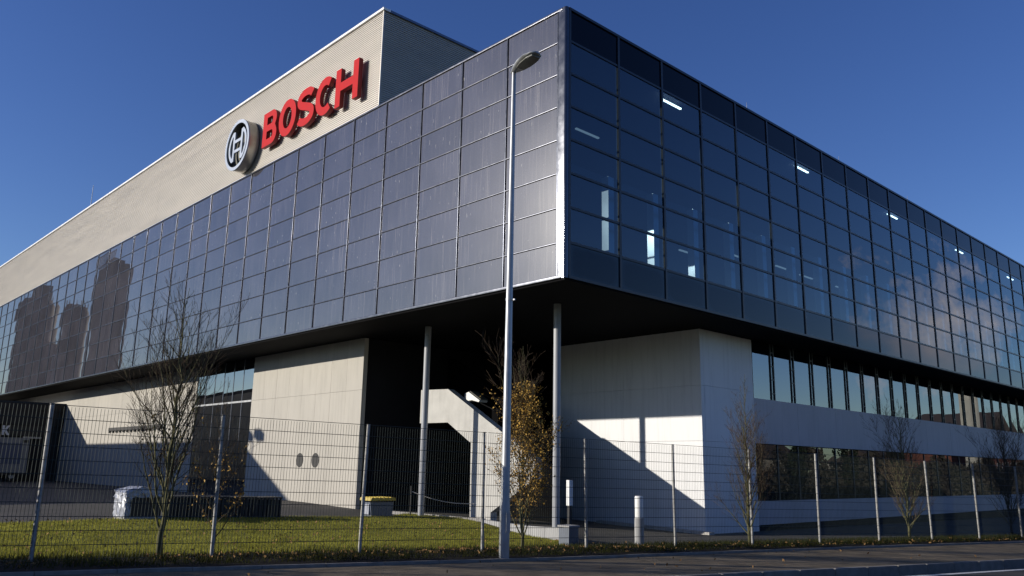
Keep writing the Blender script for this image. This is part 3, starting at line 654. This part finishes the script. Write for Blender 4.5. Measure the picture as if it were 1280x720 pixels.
# wrapped pallet and dark stacked crates beside it
pw = thing('wrapped_pallet', 'pallet load wrapped in wrinkled white plastic film on the lawn edge', 'pallet load', (-6.8, 7.9, gz(-6.8, 7.9)))
z0 = gz(-6.8, 7.9); part('pallet', MB().box((-7.35, 7.55, z0), (-6.45, 8.4, z0 + .1)), 'concrete', pw)
bm = bmesh.new()
for (cx, cz, sx, sy, sz) in ((-.47, .33, .12, .84, .5), (-.12, .62, .84, .84, .12)):
    r_ = bmesh.ops.create_cube(bm, size=1); es = list({e for q in r_['verts'] for e in q.link_edges}); r2_ = bmesh.ops.subdivide_edges(bm, edges=es, cuts=6, use_grid_fill=True)
    vv = {q for q in bm.verts if abs(q.co.x) <= .51 and abs(q.co.y) <= .51 and abs(q.co.z) <= .51 and not q.tag}
    for q in vv:
        hump = .12 * max(0, math.sin((q.co.x + .5) * 3.1)) if q.co.z > .3 and sx > .5 else 0
        q.co = Vector((cx + q.co.x * sx + random.gauss(0, .014), q.co.y * sy + random.gauss(0, .014), cz + q.co.z * sz + hump + random.gauss(0, .018))); q.tag = True
me = bpy.data.meshes.new('film'); bm.to_mesh(me); bm.free(); me.materials.append(M['wrap_white']); link('film', me, pw, (-.05, .07, 0))
part('load', MB().box((-7.25, 7.60, z0 + .1), (-6.5, 8.3, z0 + .55)), 'plastic_black', pw)
cr = MB()
for k in range(7): cr.box((-.38 + k * .118, -.37, .03), (-.33 + k * .118, -.33, .52))
cratem = None
ct = thing('crate', 'black slatted plastic crate beside the wrapped pallet load', 'crate', (-5.9, 8.0, gz(-5.9, 8.0)), 'black crates in a row on the lawn edge')
def P_(x, y, z): return (x - 5.9, y + 8.0, z + gz(-5.9, 8.0))
mb = MB(); mb.box(P_(-.36, -.31, .04), P_(.36, .31, .5)); part('bin_box', mb, 'plastic_black', ct)
for k in range(7): part('slat', MB().box(P_(-.38 + k * .118, -.345, .02), P_(-.325 + k * .118, -.312, .53)), 'dock_dark', ct)
part('rim', MB().box(P_(-.4, -.36, .53), P_(.4, .34, .57)), 'plastic_black', ct)
cl = ['second black slatted crate from the wrapped pallet load', 'third black slatted crate from the wrapped pallet load', 'black slatted crate at the far end of the row from the pallet load']
for k in range(3):
    x, y = -5.9 + .79 * (k + 1), 8.0 + .04 * (k + 1); copy_tree(ct, (x, y, gz(x, y)), cl[k])
# ------------------------------------------------------------------ dock building at the far left
dk = thing('loading_dock', 'low dark loading dock building jutting from the pale wall under the glass box', 'building', (-2, 52, -1.5))
part('roof_slab', MB().box((-5.9, 49, 3.2), (XW - .002, 60, 3.73)), 'dock_dark', dk); part('side_wall', MB().box((-.4, 49.3, -2), (XW - .01, 49.6, 3.19)), 'dock_dark', dk)
part('rear_wall', MB().box((-5.6, 58, -2), (XW - .01, 58.3, 3.19)), 'dock_dark', dk); part('lintel', MB().box((-5.85, 49.05, 2.2), (XW - .02, 49.3, 3.19)), 'dock_dark', dk)
part('sign_board', MB().box((-1.55, 48.94, 1.45), (1.0, 49.04, 2.15)), 'plastic_black', dk)
part('lamp_bar', MB().box((-.35, 48.9, 1.30), (.75, 48.99, 1.42)), 'galvanised', dk)
kl = [(0, 0), (.13, 0), (.13, .24), (.30, 0), (.46, 0), (.24, .32), (.44, .62), (.29, .62), (.13, .38), (.13, .62), (0, .62)]
me = curve_letter([kl], .04, 'bollard_white'); me.name = 'sign_letter'; me.transform(Matrix(((1, 0, 0, 0), (0, 0, -1, 0), (0, 1, 0, 0), (0, 0, 0, 1)))); link('sign_letter', me, dk, (-1.62 + 2, 48.92 - 52, 1.48 + 1.5))
tr = thing('box_trailer', 'grey box trailer with a dark blue side panel parked at the dark dock', 'trailer', (-2, 47.2, -1.45))
z0 = gz(-2, 46); part('body', MB().box((-4.8, 46.2, z0 + .55), (-.55, 48.6, 1.28)), 'van_grey', tr); part('side_panel', MB().box((-2.2, 46.16, -.35), (-.95, 46.2, .95)), 'van_blue', tr)
part('bumper', MB().box((-4.8, 46.1, z0 + .4), (-.55, 46.3, z0 + .548)), 'dock_dark', tr); part('hatch', MB().box((-.94, 46.17, .98), (-.62, 46.198, 1.15)), 'dock_dark', tr)
for x in (-1.3, -3.8):
    wl = part('wheel', MB().tube([(x, 46.25, z0 + .38), (x, 46.55, z0 + .38)], .38, 18), 'rubber', tr); part('rim', MB().tube([(x, 46.22, z0 + .38), (x, 46.26, z0 + .38)], .2, 12), 'galvanised', tr)

# ------------------------------------------------------------------ street lamp
lx, ly = -4.13, -2.4; lz = gz(lx, ly)
lamp = thing('street_lamp', 'tall galvanised street lamp with one flat head in front of the fence', 'street lamp', (lx, ly, lz))
ZL = 7.92
o = part('pole', MB().tube([(lx, ly, lz - .1), (lx, ly, lz + .9), (lx + .003, ly, lz + 1.0), (lx + .02, ly, ZL)], [.095, .094, .083, .042], 20), 'galvanised', lamp); smooth_by_angle(o, 40)
part('collar', MB().tube([(lx + .012, ly, 3.12), (lx + .012, ly, 3.17)], .074, 16), 'galvanised', lamp); part('band_clip', MB().box((lx + .02, ly - .13, 3.125), (lx + .05, ly - .05, 3.15)), 'galvanised', lamp)
part('door', MB().box((lx - .05, ly - .099, lz + .45), (lx + .05, ly - .085, lz + .8)), 'galvanised', lamp)
hd = Vector((-.1812, -.9834, .05)).normalized(); hs_ = hd.cross(Vector((0, 0, 1))).normalized(); hu = hs_.cross(hd)
def head(prof):
    mb = MB(); n = 12
    for (t, wd, up, dn) in prof:
        for k in range(n):
            a = 2 * math.pi * k / n; cx = math.cos(a) * wd; cz = math.sin(a) * (up if math.sin(a) > 0 else dn); p = Vector((lx + .02, ly, ZL)) + hd * t + hs_ * cx + hu * cz; mb.v.append(tuple(p))
    for i in range(len(prof) - 1):
        for k in range(n): mb.f.append((i * n + k, i * n + (k + 1) % n, (i + 1) * n + (k + 1) % n, (i + 1) * n + k))
    mb.f.append(tuple(range(n))); mb.f.append(tuple(range((len(prof) - 1) * n, len(prof) * n))[::-1]); return mb
o = part('head', head([(-.08, .04, .03, .03), (0, .065, .05, .05), (.12, .12, .075, .06), (.35, .18, .095, .06), (.6, .19, .085, .05), (.78, .14, .05, .03), (.85, .05, .025, .016)]), 'galvanised', lamp); smooth_by_angle(o, 60)
mb = MB()
for (t, wd) in ((.22, .09), (.4, .13), (.62, .135), (.78, .09)):
    p = Vector((lx + .02, ly, ZL)) + hd * t - hu * .06; mb.v += [tuple(p + hs_ * wd), tuple(p - hs_ * wd)]
for (t, wd) in ((.22, .09), (.4, .13), (.62, .135), (.78, .09)):
    p = Vector((lx + .02, ly, ZL)) + hd * t - hu * .03; mb.v += [tuple(p + hs_ * wd), tuple(p - hs_ * wd)]
mb.f = [(0, 1, 3, 2), (2, 3, 5, 4), (4, 5, 7, 6), (8, 10, 11, 9), (10, 12, 13, 11), (12, 14, 15, 13), (0, 2, 10, 8), (2, 4, 12, 10), (4, 6, 14, 12), (1, 9, 11, 3), (3, 11, 13, 5), (5, 13, 15, 7), (0, 8, 9, 1), (6, 7, 15, 14)]
part('lens', mb, 'lens_glass', lamp)

# ------------------------------------------------------------------ fence
fence = thing('mesh_fence', 'long dark wire mesh fence with grey square posts between lawn and pavement', 'fence', (-11.2, -.1, -1.47))
FH = 2.26; ang = math.atan2(FD.y, FD.x)
pm = fix(MB().tube([(0, 0, -.25), (0, 0, FH)], .03, 12).tube([(0, 0, FH), (0, 0, FH + .012)], .034, 12).mesh('post', 'fence_post', True)); pm.set_sharp_from_angle(angle=R(40))
mb = MB()
for k in range(50): x = -1.225 + k * .05; mb.tube([(x, -.033, .04), (x, -.033, FH - .02)], .003, 4, False)
for k in range(12):
    z = .06 + k * .2
    for dy in (-.027, -.039): mb.tube([(-1.235, dy, z), (1.235, dy, z)], .0045, 4, False)
fm = mb.mesh('mesh_panel', 'fence_wire')
for i in range(-3, 17):
    s = i * 2.5; h = .03 * 0; u, v = uv(s, 0); z = float(zf(s)); o = link('post', pm, fence, (u + 11.2, v + .1, z + 1.47)); o.rotation_euler = (random.gauss(0, .006), random.gauss(0, .008), ang)
    u, v = uv(s + 1.25, 0); z = float(zf(s + 1.25)); o = link('mesh_panel', fm, fence, (u + 11.2, v + .1, z + 1.47)); o.rotation_euler = (0, .0174, ang)

# ------------------------------------------------------------------ trees
def grow_tree(base, height, spread, nlimb, seed, trunk_r, first=.08, depth=3, density=1., lean=(0, 0), el0=58):
    # fastigiate crown: limbs leave low on the stem, sweep out and turn upright, and carry many fine twigs
    rd = random.Random(seed); trunk = MB(); limbs = MB(); tw = MB(); tips = []
    base = Vector(base); pts = [base - Vector((0, 0, .1))]; nseg = 14
    for k in range(1, nseg + 1):
        t = k / nseg; pts.append(base + Vector((lean[0] * t + rd.gauss(0, .018) * (1 + t), lean[1] * t + rd.gauss(0, .018) * (1 + t), height * t)))
    rad = [trunk_r * 1.3] + [max(.004, trunk_r * (1 - k / nseg) ** .95) for k in range(1, nseg + 1)]
    trunk.tube(pts, rad, 7)
    def at(t):
        f = t * nseg; i = min(int(f), nseg - 1); return pts[i].lerp(pts[i + 1], f - i)
    def branch(p, d, L, r, lv):
        n = max(3, int(L / .13)); q = [p]; dd = d.copy()
        for k in range(n):
            dd = (dd + Vector((rd.gauss(0, .085), rd.gauss(0, .085), rd.gauss(0, .05) + (.085 if lv == 0 else .05)))).normalized(); q.append(q[-1] + dd * (L / n))
        rr = [max(.0022, r * (1 - k / (n + .3))) for k in range(n + 1)]
        (limbs if lv == 0 else tw).tube(q, rr, 5 if lv == 0 else 3, False); tips.append(q[-1])
        if lv < depth - 1:
            for _ in range(max(2, int((L / (.085 if lv == 0 else .13)) * density))):
                t = rd.uniform(.15, .98); f = t * n; i = min(int(f), n - 1); pp = q[i].lerp(q[i + 1], f - i); ax = (q[i + 1] - q[i]).normalized()
                rv = Vector((rd.gauss(0, 1), rd.gauss(0, 1), rd.gauss(0, 1))); rv = (rv - ax * rv.dot(ax)).normalized()
                nd = (ax * rd.uniform(.65, .95) + rv * rd.uniform(.35, .75) + Vector((0, 0, .22))).normalized(); tips.append(pp)
                branch(pp, nd, min(L * rd.uniform(.2, .5) * (1.15 - .5 * t), .75), max(.0026, rr[i] * .5), lv + 1)
    for k in range(nlimb):
        t = first + (1 - first) * ((k + rd.random()) / nlimb) ** 1.15 * .96; a = k * 2.4 + rd.gauss(0, .4)
        el = R(rd.uniform(el0 - 12, el0 + 12)); room = (1.03 - t) * height
        prof = spread * (1.0 if t < .3 else max(.08, 1 - (t - .3) / .72)) * rd.uniform(.7, 1.15)
        L = min(prof / math.cos(el) * 1.25, room / math.sin(el) * .92)
        branch(at(t), Vector((math.cos(a) * math.cos(el), math.sin(a) * math.cos(el), math.sin(el))), L, trunk_r * (1 - t) * .38 + .005, 0)
    return trunk, limbs, tw, tips
def tree(label, base, height, spread, nlimb, seed, tr_, leafn=0, leafmat='leaf_gold', leafz=(0, 1), bark='bark', group=None, leafsize=.03, name='bare_tree', **kw):
    t = thing(name, label, 'tree', base, group); a, b, c, tips = grow_tree(base, height, spread, nlimb, seed, tr_, **kw)
    o = part('trunk', a, bark, t, True); part('limbs', b, bark, t, True); part('crown', c, 'twig', t)
    if leafn:
        P = np.array([tuple(p) for p in tips]); zr = (P[:, 2] - base[2]) / height; P = P[(zr > leafz[0]) & (zr < leafz[1])]; idx = rng.integers(0, len(P), leafn)
        P = P[idx] + rng.normal(0, .04, (leafn, 3)); me = quad_cloud_mesh('leaves', P, leafsize, leafmat); me.transform(Matrix.Translation(-Vector(base))); link('leaves', me, t)
    return t
def gb_(u, v): return (u, v, gz(u, v))
tree('large bare tree with spreading upright twigs behind the fence on the lawn', gb_(-9.30, .12), 4.42, .95, 40, 11, .05, 70, leafz=(.1, .5), bark='bark_green', first=.07, density=.78, lean=(.02, .06))
tree('thin brown leaved shrub growing right beside the large bare tree', gb_(-7.95, 1.25), 3.1, .5, 20, 23, .02, 260, leafmat='leaf_gold', leafz=(.05, .6), first=.05, density=.8, name='leafy_shrub')
tree('narrow tree with yellow brown leaves just right of the street lamp', gb_(-2.63, -1.32), 4.15, .55, 44, 31, .034, 6500, leafz=(.12, .8), bark='bark_green', first=.04, density=1., lean=(.05, .1), leafsize=.024, name='leafy_tree', el0=64)
tree('bare upright tree before the corner of the white block', gb_(3.55, -2.75), 4.1, .62, 40, 41, .034, bark='bark_green', first=.04, density=1.)
tree('bare upright tree before the dark windows midway along the fence', gb_(12.36, -2.97), 4.25, .75, 44, 53, .04, bark='bark_green', first=.04, density=1.)
tree('bare bushy tree behind the last fence post at the frame edge', gb_(20.3, -3.5), 4.1, .85, 44, 61, .04, first=.04, density=1.)

# ------------------------------------------------------------------ the surroundings the glass mirrors and the sun passes
def house(name, label, x0, x1, y0, y1, h, rh, wall, roof, ridge='x'):
    z0 = gz((x0 + x1) / 2, (y0 + y1) / 2) - .5; t = thing(name, label, 'house', ((x0 + x1) / 2, (y0 + y1) / 2, z0))
    part('wall', MB().box((x0, y0, z0), (x1, y1, h)), wall, t)
    e = .4
    if ridge == 'x':
        ym = (y0 + y1) / 2; mb = MB().add([(x0 - e, y0 - e, h), (x1 + e, y0 - e, h), (x1 + e, y1 + e, h), (x0 - e, y1 + e, h), (x0 - e, ym, h + rh), (x1 + e, ym, h + rh)], [(0, 1, 5, 4), (2, 3, 4, 5), (0, 4, 3), (1, 2, 5), (0, 3, 2, 1)])
    else:
        xm = (x0 + x1) / 2; mb = MB().add([(x0 - e, y0 - e, h), (x1 + e, y0 - e, h), (x1 + e, y1 + e, h), (x0 - e, y1 + e, h), (xm, y0 - e, h + rh), (xm, y1 + e, h + rh)], [(1, 2, 5, 4), (3, 0, 4, 5), (0, 1, 4), (2, 3, 5), (0, 3, 2, 1)])
    part('roof', mb, roof, t)
    nx = max(1, int((x1 - x0) / 3))
    for i in range(nx):
        for zz in (np.arange(z0 + 1.6, h - 1.3, 2.9)):
            xc = x0 + (i + .5) * (x1 - x0) / nx; f = part('window', MB().box((xc - .65, y1 - .02, zz), (xc + .65, y1 + .05, zz + 1.4)), 'white_trim', t)
            part('pane', MB().box((xc - .55, y1 + .051, zz + .1), (xc + .55, y1 + .06, zz + 1.3)), 'dark_frame', f)
    return t
house('gabled_house', 'red brick gabled house mirrored in the strip windows', 142, 169, -46, -32.7, 6.4, 5.2, 'brick_red', 'roof_tile', 'y')
house('pale_house', 'cream rendered house mirrored in the ground floor glass', 64, 73, -36, -29, 1.6, 2.2, 'render_cream', 'roof_tile')
house('pale_house', 'second cream house mirrored beside the brick gable', 98, 106, -38, -30, 1.4, 2.2, 'render_cream', 'roof_tile')
house('brick_house', 'brick house across the road behind the viewer', 18, 34, -42, -31, 4.6, 3, 'brick_red', 'roof_tile')
tw = thing('white_tower', 'white chimney tower mirrored in the strip windows', 'tower', (136, -31.5, -2)); part('shaft', MB().box((135.4, -32.3, -3), (137.2, -30.6, 13.8)), 'render_cream', tw); part('cap', MB().box((135.2, -32.5, 13.8), (137.4, -30.4, 14.2)), 'silo_pale', tw)
for k, (x, y, h, sp) in enumerate([(30, -24, 6, 1.3), (40, -26, 6.5, 1.5), (47, -25, 5.5, 1.3), (54, -26, 7, 1.6), (66, -25.5, 6, 1.5), (80, -27, 7, 1.6), (92, -26, 6.5, 1.5)]):
    tree('dark street tree mirrored in the ground floor glass, %s of the far row' % ['nearest', 'second', 'third', 'fourth', 'fifth', 'sixth', 'last'][k], gb_(x, y), h, sp, 22, 100 + k, .09, 1800, 'leaf_dark', (.1, 1), first=.12, depth=2, density=.5, leafsize=.16, name='street_tree', group='street trees across the road')
# asphalt plant: silos and tower beyond the left frame edge, mirrored in the left glass
def silo(label, x, y, r, z1, mat='silo_dark'):
    t = thing('silo', label, 'silo', (x, y, -1.5)); o = part('shell', MB().tube([(x, y, -2), (x, y, z1 - .8), (x, y, z1)], [r, r, r * .72], 28), mat, t); smooth_by_angle(o, 50)
    mb = MB()
    for k in range(10):
        a = k * math.pi / 5; mb.tube([(x + r * .8 * math.cos(a), y + r * .8 * math.sin(a), z1 - .5), (x + r * .8 * math.cos(a), y + r * .8 * math.sin(a), z1 + .6)], .05, 4)
    part('railing', mb, 'silo_dark', t); return t
silo('broad dark silo mirrored at the far left of the glass', -15, 118.1, 2.52, 22.4); silo('second dark silo mirrored between broad silo and tower', -15, 99.0, 1.52, 19.0)
silo('short dark silo standing in front of the broad one', -14.4, 107.5, 1.45, 15.0)
twr = thing('plant_tower', 'tall square dark plant tower with railings mirrored in the left glass', 'tower', (-17, 88, -1.5))
part('shaft', MB().box((-17, 86.3, -2), (-15, 92.8, 22.7)), 'silo_dark', twr); part('top_house', MB().box((-16.7, 88, 22.7), (-15.5, 90, 23.5)), 'silo_dark', twr)
for k in range(9): part('rail_post', MB().tube([(-15.1, 86.5 + k * .77, 22.7), (-15.1, 86.5 + k * .77, 24.3)], .07, 4), 'silo_dark', twr)
part('rail', MB().tube([(-15.1, 86.4, 24.3), (-15.1, 92.7, 24.3)], .07, 4), 'silo_dark', twr); part('pipe', MB().tube([(-14.4, 103.6, -2), (-14.4, 103.6, 13)], .3, 10), 'silo_pale', twr)
pl = thing('plant_cabin', 'small pale-topped cabin on the plant mirrored under the roof line', 'cabin', (-17, 121, 22)); part('cabin', MB().box((-17, 119.5, 20.0), (-15.2, 123.5, 25.0)), 'silo_dark', pl); part('mast', MB().tube([(-16.2, 121, 25), (-16.2, 121, 27.5)], .08, 5), 'silo_dark', pl)
wh = thing('warehouse', 'long low warehouse left of the yard that shades the pale wall', 'building', (-20, 50, -1.5))
part('wall', MB().box((-30, 31.6, -2), (-12, 120, 5.6)), 'render_cream', wh); part('roof', MB().box((-30.2, 31.6, 5.6), (-12, 120.2, 5.88)), 'silo_dark', wh)
ml = thing('yard_floodlight', 'twin floodlight mast on the warehouse roof corner', 'floodlight', (-14, 31.8, 5.9))
part('mast', MB().tube([(-14, 31.75, 5.88), (-14, 31.75, 6.75)], .05, 6), 'galvanised', ml)
for sg in (-1, 1): part('lamp_head', MB().box((-14.3, 31.75 + sg * .55 - .3, 6.6), (-13.7, 31.75 + sg * .55 + .3, 6.95)), 'dock_dark', ml)
part('crossbar', MB().box((-14.03, 31.2, 6.7), (-13.97, 32.3, 6.76)), 'galvanised', ml)
hg = thing('shade_hedge', 'unseen clipped hedge added beyond the left edge to shade the verge', 'hedge', (*uv(-7, .7), -1.4))  # out of view, put in to darken the verge and pavement
n = 26000; s = rng.uniform(-16, -1.6, n); d = rng.uniform(.25, 1.15, n); z = rng.random(n) * 1.55; u = -11.2 + s * .9834 + d * .1812; v = -.1 - s * .1812 + d * .9834
me = quad_cloud_mesh('foliage', np.stack([u, v, zf(s) + z], 1), .05, 'leaf_dark'); me.transform(Matrix.Translation(-hg.location)); o = link('foliage', me, hg); o['kind'] = 'stuff'
for k, (x, y, h) in enumerate([(-19.5, 3.6, 6.2), (-24.5, 6.1, 6.8), (-33, 12.8, 7.5)]):
    tree('bare tree beyond the left edge casting streaky shade, %s of its row' % ['nearest', 'middle', 'farthest'][k], gb_(x, y), h, 1.5, 26, 200 + k, .09, 0, first=.1, depth=3, density=.5, group='bare trees beyond the left edge')

# unseen wooded belts added to close the horizon and dim low sky light: across the road and beyond the works on the left
def belt(name, x0, y0, x1, y1, h, wd, n, size, mat, seed):
    r2 = np.random.default_rng(seed); t = r2.random(n); L = math.hypot(x1 - x0, y1 - y0); k = np.sin(t * L * .31 + seed) * .22 + np.sin(t * L * .83) * .14 + np.sin(t * L * 2.1) * .1 + .85
    z = r2.random(n) ** .8 * h * k; o = (r2.random(n) - .5) * wd * (1.15 - z / (h * 1.4)); dx, dy = (x1 - x0) / L, (y1 - y0) / L
    x = x0 + (x1 - x0) * t - dy * o; y = y0 + (y1 - y0) * t + dx * o
    ob = link(name, quad_cloud_mesh(name, np.stack([x, y, G(x, y) - .5 + z], 1), size, mat)); ob['kind'] = 'stuff'
belt('woods', -70, -29, 190, -29, 5.6, 3.5, 42000, .36, 'bare_brush', 1)
belt('woods', -75, -40, -75, 150, 12.5, 6, 30000, .6, 'leaf_dark', 2)
